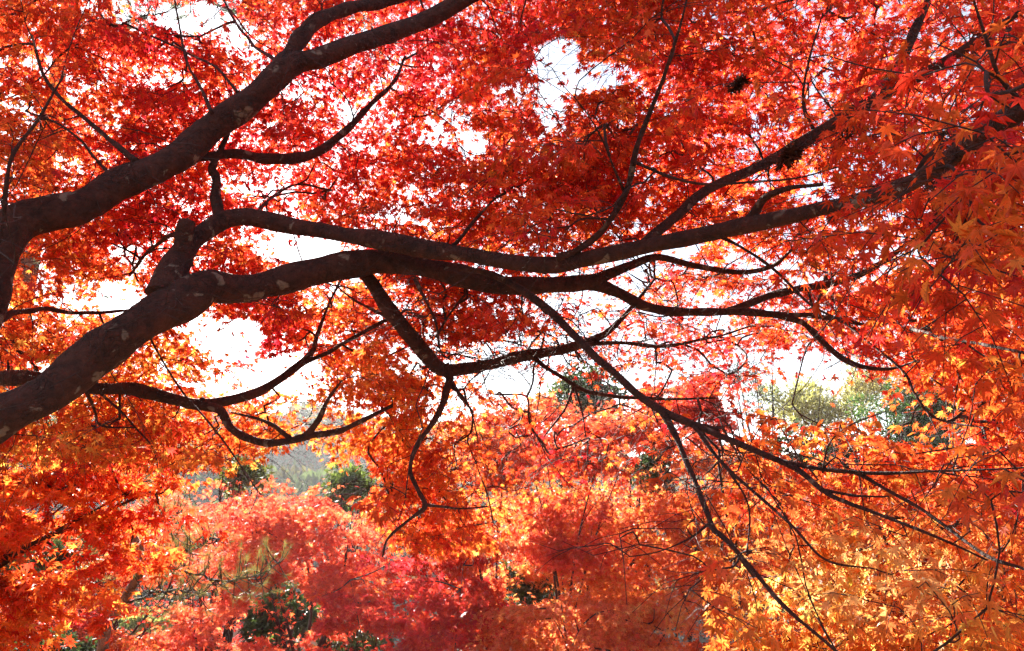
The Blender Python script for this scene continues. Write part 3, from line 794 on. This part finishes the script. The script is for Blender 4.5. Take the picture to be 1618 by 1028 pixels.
# ------------------------------------------------------------------ trees further off
def skeleton(g, foot, cen, rad, rng, trunk_r, n_limb=7, fork=0.35, k=8):
    """trunk, limbs and branches from the foot into the crown; returns branch points"""
    top = cen + np.array([0, 0, rad[2] * 0.2])
    fk = foot + (cen - foot) * fork
    fk = fk + rng.normal(0, 0.06, 3) * np.linalg.norm(cen - foot)
    tr = np.stack([foot - [0, 0, .2], foot + (fk - foot) * 0.5 + rng.normal(0, .04, 3), fk])
    c = catmull(np.hstack([tr, np.array([[1.35], [1.0], [.85]]) * trunk_r]), 8)
    tube(g, c[:, :3], c[:, 3], k + 4, 0.12, rng.uniform(0, 50))
    pts = []
    for i in range(n_limb):
        a = 2 * math.pi * (i + rng.random() * .7) / n_limb
        e = cen + rad * np.array([math.cos(a) * rng.uniform(.5, .9), math.sin(a) * rng.uniform(.5, .9), rng.uniform(-.15, .75)])
        m = fk * .5 + e * .5 + np.array([0, 0, rng.uniform(.05, .22) * rad[2]]) + rng.normal(0, .06, 3) * rad
        cc = catmull(np.hstack([np.stack([fk - (fk - foot) * .06, fk + (m - fk) * .4 + rng.normal(0, .03, 3), m, e]), np.array([[.62], [.5], [.34], [.10]]) * trunk_r]), 7)
        tube(g, cc[:, :3], cc[:, 3], k, 0.1, rng.uniform(0, 50))
        pts.append(cc[8:, :3])
        for j in range(4):
            q = cc[int(rng.uniform(9, len(cc) - 2))]
            e2 = q[:3] + nrm(e - q[:3] + rng.normal(0, .8, 3) * rad * .5) * rad.mean() * rng.uniform(.3, .6)
            m2 = (q[:3] + e2) / 2 + np.array([0, 0, .08 * rad[2]])
            c2 = catmull(np.hstack([np.stack([q[:3], m2, e2]), np.array([[q[3] * .7], [q[3] * .45], [.004]])]), 5)
            tube(g, c2[:, :3], c2[:, 3], 5)
            pts.append(c2[3:, :3])
    return np.vstack(pts)

def crown_px(cx, cy, rx, ry, d, depth_ratio=0.9):
    c = P(cx, cy, d)
    return c, np.array([rx / F * d, max(rx, ry) / F * d * depth_ratio, ry / F * d])

WINDOWS = [(1455, 660, 66, 48, 14.5), (1290, 630, 130, 36, 23), (925, 612, 54, 42, 16.5), (1185, 612, 44, 50, 19), (1300, 722, 80, 26, 12.5),  # x, y, rx, ry, what stands there is this far away
 (383, 990, 32, 20, 23.5), (448, 972, 56, 54, 12), (556, 768, 44, 34, 14.5), (835, 925, 48, 32, 11.5), (1030, 742, 34, 38, 12), (222, 986, 60, 17, 17.5), (262, 942, 90, 20, 36),
 (80, 880, 90, 36, 6.3), (385, 757, 38, 26, 13.5), (330, 780, 38, 17, 46), (485, 690, 60, 46, 46), (1505, 1005, 48, 30, 9.2), (560, 1012, 50, 22, 10.6), (1090, 765, 40, 16, 12), (700, 700, 30, 14, 40)]
def window_keep(p, rng):
    x, y, d = proj(p)
    wv = vnoise(np.stack([x / 22., y / 22., x * 0 + 1.7], -1))
    ok = np.ones(len(x), bool)
    for wx, wy, rx, ry, wd in WINDOWS:
        e = (1 + .6 * wv) * (((x - wx) / rx) ** 2 + ((y - wy) / ry) ** 2)
        ok &= ~((e < 1) & (d < wd) & (rng.random(len(x)) < .93))
    return ok

def maple(label, cx, cy, rx, ry, d, hue, n, seed, size=.064, foot=None, trunk_r=.055, fork=.6, layers=26, tpl=None, jit=.35, pale=0.0, skirt=1.0):
    rng = np.random.default_rng(seed)
    c, rad = crown_px(cx, cy, rx, ry, d)
    f = np.array([c[0] + rng.normal(0, .2), c[1] + rng.normal(0, .2), 0]) if foot is None else foot
    f[2] = float(height(np.array([f[0]]), np.array([f[1]]))[0])
    t = thing("maple_tree", f, label, "tree", "maple trees beyond the near maple")
    g = Geo()
    pts = skeleton(g, f, c, rad, rng, trunk_r, n_limb=5, fork=fork)
    # the crown: many flat layered leaf pads round branch ends and over the crown's outside
    pads = []
    for i in range(layers):
        v = nrm(rng.normal(0, 1, 3))
        if rng.random() < 0.45:
            v[2] = abs(v[2])
        pads.append(c + v * rad * rng.uniform(.45, 1.05))
    sel = pts[rng.integers(0, len(pts), layers)]
    pads = np.vstack([np.array(pads), sel])
    for p in pads[:layers]:
        q = pts[np.argmin(np.linalg.norm(pts - p, axis=1))]
        cc = catmull(np.hstack([np.stack([q, (p + q) / 2 + rng.normal(0, .04, 3), p]), np.array([[.010], [.007], [.003]])]), 4)
        tube(g, cc[:, :3], cc[:, 3], 4)
    g.build("trunk", M_TWIG, t, True)
    g = Geo()
    low = pads[rng.integers(0, len(pads), len(pads))] - np.array([0, 0, 1.]) * rad[2] * rng.uniform(.4, 1.2, len(pads))[:, None] * skirt
    pads = np.vstack([pads, low])
    per = max(8, int(n * 1.75) // len(pads))
    pr = np.sqrt(rad[0] * rad[1]) * rng.uniform(.22, .46, len(pads))
    hp = hue + rng.normal(0, .35, len(pads))
    pi = np.repeat(np.arange(len(pads)), per)
    N = len(pi)
    a = rng.uniform(0, 2 * math.pi, N); rr = np.sqrt(rng.random(N)) * 1.0
    rr = rr * (1 + .3 * np.sin(a * 3 + pi) + .2 * np.sin(a * 7 + pi * 2))
    off = np.stack([np.cos(a) * rr, np.sin(a) * rr, np.zeros(N)], -1)
    thick = np.minimum(pr * .09, .055)
    pos = pads[pi] + off * pr[pi][:, None] * np.array([1, 1, 1])
    pos[:, 2] += rng.normal(0, 1, N) * thick[pi] - .22 * rr ** 2 * pr[pi] * rng.uniform(.5, 1.3, len(pads))[pi]
    # leaves gather into small bunches
    bn = vnoise(pos * (3.4) + seed) + .5 * vnoise(pos * 9 + seed)
    ok = (bn > -0.25) & window_keep(pos, rng)
    pos, a, pi = pos[ok], a[ok], pi[ok]
    N = len(pos)
    tip = np.stack([np.cos(a), np.sin(a), np.zeros(N)], -1) + rng.normal(0, .6, (N, 3)) + np.array([0, 0, -1]) * np.abs(rng.normal(.5, .4, N))[:, None]
    nor = np.array([0, 0, 1.]) + rng.normal(0, .5, (N, 3))
    col = autumn(hp[pi], rng, jit)
    pl = pale * rng.uniform(.3, 1.3, N)[:, None]
    col = col * (1 - pl) + pl * np.array([.95, .40, .25])  # overexposed sunlit paleness mixed into the leaf colour
    put_leaves(g, tpl or LEAF_FAR, pos, tip, nor, rng.uniform(.75, 1.2, N) * size, col, rng)
    g.build("crown", M_LEAF, t)
    return t

MAPLES = [
 ("red maple filling the space behind the fork of the hanging middle limb", 895, 676, 150, 62, 10.6, 1.5, 10000, 51),
 ("pinkish red maple showing small leaves left of the thin grey green tree", 1085, 640, 85, 50, 10.8, 1.0, 6000, 52),
 ("orange red maple level with the dark tree behind the hanging branch", 745, 700, 115, 52, 10.4, 2.1, 7000, 53),
 ("orange maple with drooping layered sprays at the left edge below the near limbs", 90, 800, 200, 105, 5.4, 1.9, 9500, 31),
 ("pale coral maple rising behind the glossy evergreen shrub", 480, 850, 175, 105, 10.5, 1.35, 15000, 32),
 ("deep crimson maple with several thin dark stems at the bottom centre", 650, 945, 155, 90, 9.4, .9, 14000, 33),
 ("olive orange maple with dark leaning branches right of the middle", 950, 805, 180, 105, 12., 2.7, 14000, 36),
 ("golden orange maple with a low flat crown just right of the crimson maple", 925, 985, 210, 62, 9.0, 2.5, 13000, 38),
 ("red maple with orange tips in the bottom left corner", 105, 985, 170, 70, 11.5, 1.5, 13000, 39),
 ("small round red maple whose crown hides the top of the plastered wall", 375, 968, 58, 26, 20., .9, 5000, 40),
 ("low scarlet maple in front of the plastered wall", 285, 1012, 170, 34, 15., 1.5, 10000, 41),
 ("pinkish red maple below the grey hillside", 310, 812, 125, 62, 13.5, 1.2, 9000, 42),
 ("orange red maple crown seen through the bare pine twigs", 170, 895, 150, 56, 13., 2.0, 10000, 43),
 ("purplish red maple in the bottom right corner behind the golden sprays", 1555, 985, 130, 70, 7.5, .5, 9000, 44),
 ("coral orange maple behind the slanting branch right of the dark evergreen", 1150, 770, 165, 92, 10., 2.2, 12000, 45),
 ("vermilion maple behind the forked twigs on the right", 1400, 800, 200, 110, 6.8, 1.9, 12000, 46),
 ("tall orange maple standing at the right edge behind the near sprays", 1590, 560, 150, 200, 7.0, 2.3, 11000, 47),
 ("small red maple crown under the far dark trees", 215, 955, 55, 20, 22., 1.1, 4000, 48),
]
for (lab, cx, cy, rx, ry, d, hue, n, seed) in MAPLES:
    maple(lab, cx, cy, rx, ry, d, hue, n, seed, foot=np.array([-4.9, 4.6, 0]) if seed == 31 else None, skirt=.35 if seed > 50 else 1.0, fork=.3 if seed == 33 else .6, trunk_r=.03 if seed in (33, 37, 45, 46, 51, 52, 53) else .05, pale={32: .18, 42: .2, 36: .15, 50: .15, 45: .15, 43: .15, 38: .25, 46: .1, 41: .2, 37: .15, 33: .05, 51: .2, 52: .25, 53: .25}.get(seed, 0))

# unseen tree added behind the camera to cut skylight from the rear
def added_shade_tree():
    rng = np.random.default_rng(90)
    f = np.array([2.2, -4.2, 0.]); c = np.array([.4, -2.9, 4.7]); rad = np.array([5.2, 3.4, 1.7])
    f[2] = float(height(f[0:1], f[1:2])[0])
    t = thing("maple_tree", f, "unseen red maple added behind the camera to block rear skylight", "tree")
    g = Geo(); skeleton(g, f, c, rad, rng, .16, fork=.5); g.build("trunk", M_BARK, t, True)
    g = Geo(); N = 17000
    v = nrm(rng.normal(0, 1, (N, 3)))
    pos = c + v * rad * (rng.random(N) ** .35)[:, None]
    pos = pos[vnoise(pos * 1.7) > -.3]; N = len(pos)
    put_leaves(g, LEAF_FAR, pos, rng.normal(0, 1, (N, 3)) - [0, 0, .6], rng.normal(0, .5, (N, 3)) + [0, 0, 1.], rng.uniform(.06, .085, N), autumn(np.full(N, 1.3), rng), rng)
    g.build("crown", M_LEAF, t)
added_shade_tree()

def evergreen(name, label, cx, cy, rx, ry, d, n, seed, col, size=.09, tpl=LEAF_BROAD, clump=.9, trunk_r=.09, group="evergreen trees and shrubs among the maples", jitter=.35, upright=0.0, cat="tree", rough=1.0):
    rng = np.random.default_rng(seed)
    c, rad = crown_px(cx, cy, rx, ry, d)
    f = np.array([c[0], c[1], 0.]); f[2] = float(height(f[0:1], f[1:2])[0])
    t = thing(name, f, label, cat, group)
    g = Geo()
    pts = skeleton(g, f, c, rad, rng, trunk_r)
    g.build("trunk", M_TWIG, t, True)
    g = Geo()
    nb = 46
    v = nrm(rng.normal(0, 1, (nb, 3)))
    cl = c + v * rad * rng.uniform(.25, .95, nb)[:, None]
    ci = rng.integers(0, nb, n)
    rr = rad.min() * rng.uniform(.22, .48, nb) * rough
    d2 = nrm(rng.normal(0, 1, (n, 3)))
    pos = cl[ci] + d2 * (rr[ci] * rng.uniform(.35, 1.1, n) ** .6)[:, None]
    ok = vnoise(pos * 4 + seed) > -.45 * clump
    pos, d2, ci = pos[ok], d2[ok], ci[ok]
    N = len(pos)
    tone = rng.uniform(.65, 1.35, nb)[ci] * rng.uniform(1 - jitter, 1 + jitter, N)
    cc = np.array(col)[None] * tone[:, None]
    tip = d2 + rng.normal(0, .6, (N, 3)) + np.array([0, 0, upright])
    put_leaves(g, tpl, pos, tip, rng.normal(0, .6, (N, 3)) + np.array([0, 0, 1.]), size * rng.uniform(.7, 1.25, N), cc, rng)
    g.build("crown", M_BROAD if tpl is LEAF_BROAD else M_NEEDLE, t)

evergreen("evergreen_shrub", "glossy dark green broadleaf shrub beside the end of the plastered wall", 448, 972, 62, 58, 12.5, 4200, 61, (.055, .085, .025), .10, cat="shrub")
evergreen("evergreen_tree", "round yellow green tree standing below the hazy hillside", 556, 768, 44, 36, 15., 2600, 62, (.10, .14, .035), .10)
evergreen("evergreen_tree", "low dark green tree above the golden orange maple", 835, 925, 56, 38, 12., 2600, 63, (.05, .07, .022), .075)
evergreen("evergreen_tree", "dark green tree against the sky below the middle drooping limb", 922, 625, 62, 52, 17., 3600, 64, (.055, .085, .035), .12)
evergreen("evergreen_tree", "small deep green tree seen through the coral sprays beside the slanting branch", 1030, 742, 38, 42, 12.5, 2200, 65, (.045, .075, .03), .09)
evergreen("evergreen_tree", "thin grey green tree left of the pale willow", 1185, 615, 48, 58, 20., 2200, 66, (.075, .10, .055), .10, LEAF_NARROW, rough=1.3)
evergreen("willow_tree", "pale olive feathery willow against the sky on the right", 1275, 640, 100, 46, 24., 9000, 67, (.36, .34, .13), .15, LEAF_NARROW, rough=1.3, upright=.8)
evergreen("willow_tree", "yellowish feathery willow next to the bright green conifer", 1370, 615, 55, 40, 25., 4500, 68, (.40, .34, .13), .15, LEAF_NARROW, rough=1.3, upright=.8)
evergreen("conifer_tree", "bright green conifer behind the near sprays on the right", 1455, 660, 85, 72, 15., 16000, 69, (.07, .15, .04), .11, LEAF_NARROW)
evergreen("evergreen_tree", "dark tree behind the vermilion maple under the willow", 1300, 720, 120, 40, 13., 3200, 70, (.035, .05, .022), .11)
evergreen("evergreen_shrub", "pale green clipped shrub with layered pads under the dark trees", 222, 985, 62, 19, 18., 3000, 71, (.30, .33, .13), .10, cat="shrub")
evergreen("evergreen_tree", "shaded blue green tree far beyond the clipped shrub", 265, 935, 95, 40, 38., 3600, 72, (.05, .085, .07), .28)
evergreen("evergreen_tree", "yellow green leafy tree at the foot of the grey hillside", 385, 755, 46, 36, 14., 1700, 73, (.12, .14, .035), .09)
evergreen("evergreen_shrub", "dark green shrub at the bottom edge beside the crimson stems", 560, 1010, 70, 34, 11., 2200, 74, (.05, .075, .025), .075, cat="shrub")
evergreen("evergreen_shrub", "dark pine green shrub low in the right corner below the golden leaves", 1505, 1005, 52, 32, 9.5, 5200, 75, (.05, .09, .03), .08, LEAF_NARROW, cat="shrub")
evergreen("evergreen_shrub", "dark shrub at the bottom edge under the corner maple", 85, 1030, 70, 26, 9.5, 2200, 76, (.04, .06, .02), .075, cat="shrub")

# ------------------------------------------------------------------ pines: crooked branches that carry tufts of needles
def tufts(g, gb, pts, dirs, rng, n_need, length, col, spread=.9):
    n = len(pts)
    ti = np.repeat(np.arange(n), n_need)
    N = len(ti)
    d = nrm(dirs[ti] * .8 + rng.normal(0, spread, (N, 3)) * .6)
    pos = pts[ti] + dirs[ti] * rng.uniform(-.06, .04, N)[:, None]
    c = np.array(col)[None] * rng.uniform(.6, 1.4, n)[ti][:, None] * rng.uniform(.75, 1.25, N)[:, None]
    put_leaves(g, NEEDLE, pos, d, rng.normal(0, 1, (N, 3)), length * rng.uniform(.7, 1.15, N), c, rng)

def pine(label, trunk_pts, trunk_r, boughs, seed, col, n_need=46, length=.11, twig=.35, per=7):
    """trunk_pts: world points; boughs: lists of world points"""
    rng = np.random.default_rng(seed)
    f = trunk_pts[0]
    t = thing("pine_tree", f, label, "tree", "pine trees")
    g = Geo()
    c = catmull(np.hstack([trunk_pts, np.linspace(1.1, .5, len(trunk_pts))[:, None] * trunk_r]), 8)
    tube(g, c[:, :3], c[:, 3], 12, .14, seed)
    g.build("trunk", M_PINEBARK, t, True)
    gn = Geo()
    for b in boughs:
        gb = Geo()
        c = catmull(np.hstack([b, (np.linspace(.022, .007, len(b)) * min(1, trunk_r / .09))[:, None]]), 7)
        c[1:-1, :3] += rng.normal(0, .012, (len(c) - 2, 3))
        tube(gb, c[:, :3], c[:, 3], 7, .1, seed)
        tp, td = [], []
        for i in range(4, len(c), 1):
            for j in range(per):
                dr = nrm(c[i, :3] - c[i - 1, :3] + rng.normal(0, .9, 3) + np.array([0, 0, .25]))
                e = c[i, :3] + dr * twig * rng.uniform(.35, 1.)
                m = (c[i, :3] + e) / 2 + np.array([0, 0, -.02])
                q = catmull(np.hstack([np.stack([c[i, :3], m, e]), np.array([[.005], [.004], [.003]])]), 3)
                tube(gb, q[:, :3], q[:, 3], 4)
                tp.append(e); td.append(nrm(dr + np.array([0, 0, .5])))
        tufts(gn, gb, np.array(tp), np.array(td), rng, n_need, length, col)
        gb.build("branch", M_TWIG, t, True)
    gn.build("crown", M_NEEDLE, t)

def gz(p):
    p = np.array(p, float)
    p[2] = float(height(p[0:1], p[1:2])[0]) - .1
    return p
def PP(s):
    return np.array([P(*[float(a) for a in q.split(',')]) for q in s.split()])

tp = PP("10,640,9 28,520,9 48,400,9 70,250,9.1 95,100,9.2 120,-60,9.3 135,-220,9.4")
pine("tall red barked pine behind the left limbs with thin needles against the sky", np.vstack([gz(tp[0] + np.array([-.3, 0, 0])), tp]), .13,
     [PP("95,100,9.2 150,60,9 210,30,8.8 260,20,8.7"), PP("120,-60,9.3 220,-30,9 330,0,8.8 400,40,8.7"), PP("125,-90,9.3 260,-60,9 420,-20,8.8 560,20,8.7 600,60,8.7"),
      PP("80,200,9.1 120,220,9 170,235,8.9"), PP("60,300,9 110,420,8.8 150,440,8.6"), PP("90,120,9.2 20,60,9.4 -60,40,9.5"), PP("130,-160,9.4 60,-150,9.5 -40,-120,9.6")],
     81, (.10, .13, .09), 40, .12, .4, 5)
tp = PP("-60,1040,6.5 -40,940,6.5 0,880,6.6 40,840,6.7")
pine("dark green pine with bushy needles at the left edge low down", np.vstack([gz(tp[0]), tp]), .08,
     [PP("-40,940,6.5 30,900,6.4 90,885,6.3 130,880,6.2"), PP("0,880,6.6 50,865,6.5 110,870,6.4"), PP("-30,930,6.5 20,890,6.8 60,870,7.0"), PP("-50,960,6.4 10,940,6.3 70,925,6.2"),
      PP("30,720,6.6 60,705,6.5 80,700,6.5")],
     82, (.065, .10, .04), 60, .085, .22, 6)
tp = PP("160,1040,7.2 190,960,7.2 225,890,7.2 200,830,7.2 172,790,7.3")
pine("sparse olive pine with fine upturned twigs in front of the orange red maple", np.vstack([gz(tp[0]), tp]), .05,
     [PP("225,890,7.2 300,905,7.1 370,918,7.0 440,890,7.0"), PP("225,890,7.2 290,870,7.3 340,850,7.3"), PP("190,960,7.2 130,900,7.3 90,870,7.3"), PP("200,830,7.2 250,820,7.2 290,815,7.1"),
      PP("190,955,7.2 250,935,7.1 320,935,7.0"), PP("172,790,7.3 205,770,7.3 230,760,7.3")],
     83, (.17, .15, .055), 34, .075, .26, 5)

# ------------------------------------------------------------------ plastered garden wall with a tiled coping
def box(g, c, s, rz=0.0, tilt=0.0):
    v = np.array([(x, y, z) for x in (-.5, .5) for y in (-.5, .5) for z in (-.5, .5)]) * np.array(s)
    ct, st_ = math.cos(tilt), math.sin(tilt)
    v = np.stack([v[:, 0], v[:, 1] * ct - v[:, 2] * st_, v[:, 1] * st_ + v[:, 2] * ct], -1)
    v = v + np.array(c)
    cr, sr = math.cos(rz), math.sin(rz)
    v = np.stack([v[:, 0] * cr - v[:, 1] * sr, v[:, 0] * sr + v[:, 1] * cr, v[:, 2]], -1)
    q = [(0, 1, 3, 2), (4, 6, 7, 5), (0, 4, 5, 1), (2, 3, 7, 6), (0, 2, 6, 4), (1, 5, 7, 3)]
    g.add(v + g.org, np.array([t for a in q for t in ((a[0], a[1], a[2]), (a[0], a[2], a[3]))]))

wp = P(385, 985, 24.)
wz = float(height(wp[0:1], wp[1:2])[0])
top = wp[2] + .12
t = thing("garden_wall", (wp[0], wp[1], wz), "beige plastered garden wall with dark tiled coping half hidden by red maples", "wall")
org = np.array([wp[0], wp[1], 0.])
RZ = math.radians(-8)
def part(name, mat, boxes):
    g = Geo(); g.org = org
    for (c, s, ti) in boxes:
        box(g, c, s, RZ, ti)
    g.build(name, mat, t)
part("footing", M_STONE, [((x, 0, wz + .15), (.98, .46, .6), 0) for x in np.arange(-3, 3.1, 1.0)])
part("wall_body", M_PLASTER, [((0, 0, (wz + .45 + top - .2) / 2), (6.6, .32, top - .2 - wz - .45), 0)])
part("eaves_board", M_TWIG, [((0, 0, top - .17), (6.7, .5, .055), 0)])
rows = []
for x in np.arange(-3.3, 3.31, .165):
    for sgn in (-1, 1):
        rows.append(((x, sgn * .17, top - .055 + .0), (.12, .42, .035), -sgn * .42))
part("coping_tiles", M_TILE, rows)
part("ridge_tiles", M_TILE, [((x, 0, top + .08), (.32, .17, .10), 0) for x in np.arange(-3.2, 3.3, .33)])

# ------------------------------------------------------------------ the autumn air
def haze():
    g = Geo(); g.org = np.zeros(3)
    box(g, (0, 90, 1.0), (420, 420, 37))
    m, tt, N, L = new_mat("autumn_haze")
    out = N.new("ShaderNodeOutputMaterial")
    v = N.new("ShaderNodeVolumePrincipled")
    v.inputs["Color"].default_value = (.93, .95, 1, 1)
    v.inputs["Density"].default_value = 0.0006
    v.inputs["Anisotropy"].default_value = 0.25
    L.new(v.outputs[0], out.inputs["Volume"])
    o = g.build("haze", m)
    o["kind"] = "stuff"
haze()
print("verts", sum(len(m.vertices) for m in bpy.data.meshes), "tris", sum(len(m.polygons) for m in bpy.data.meshes))
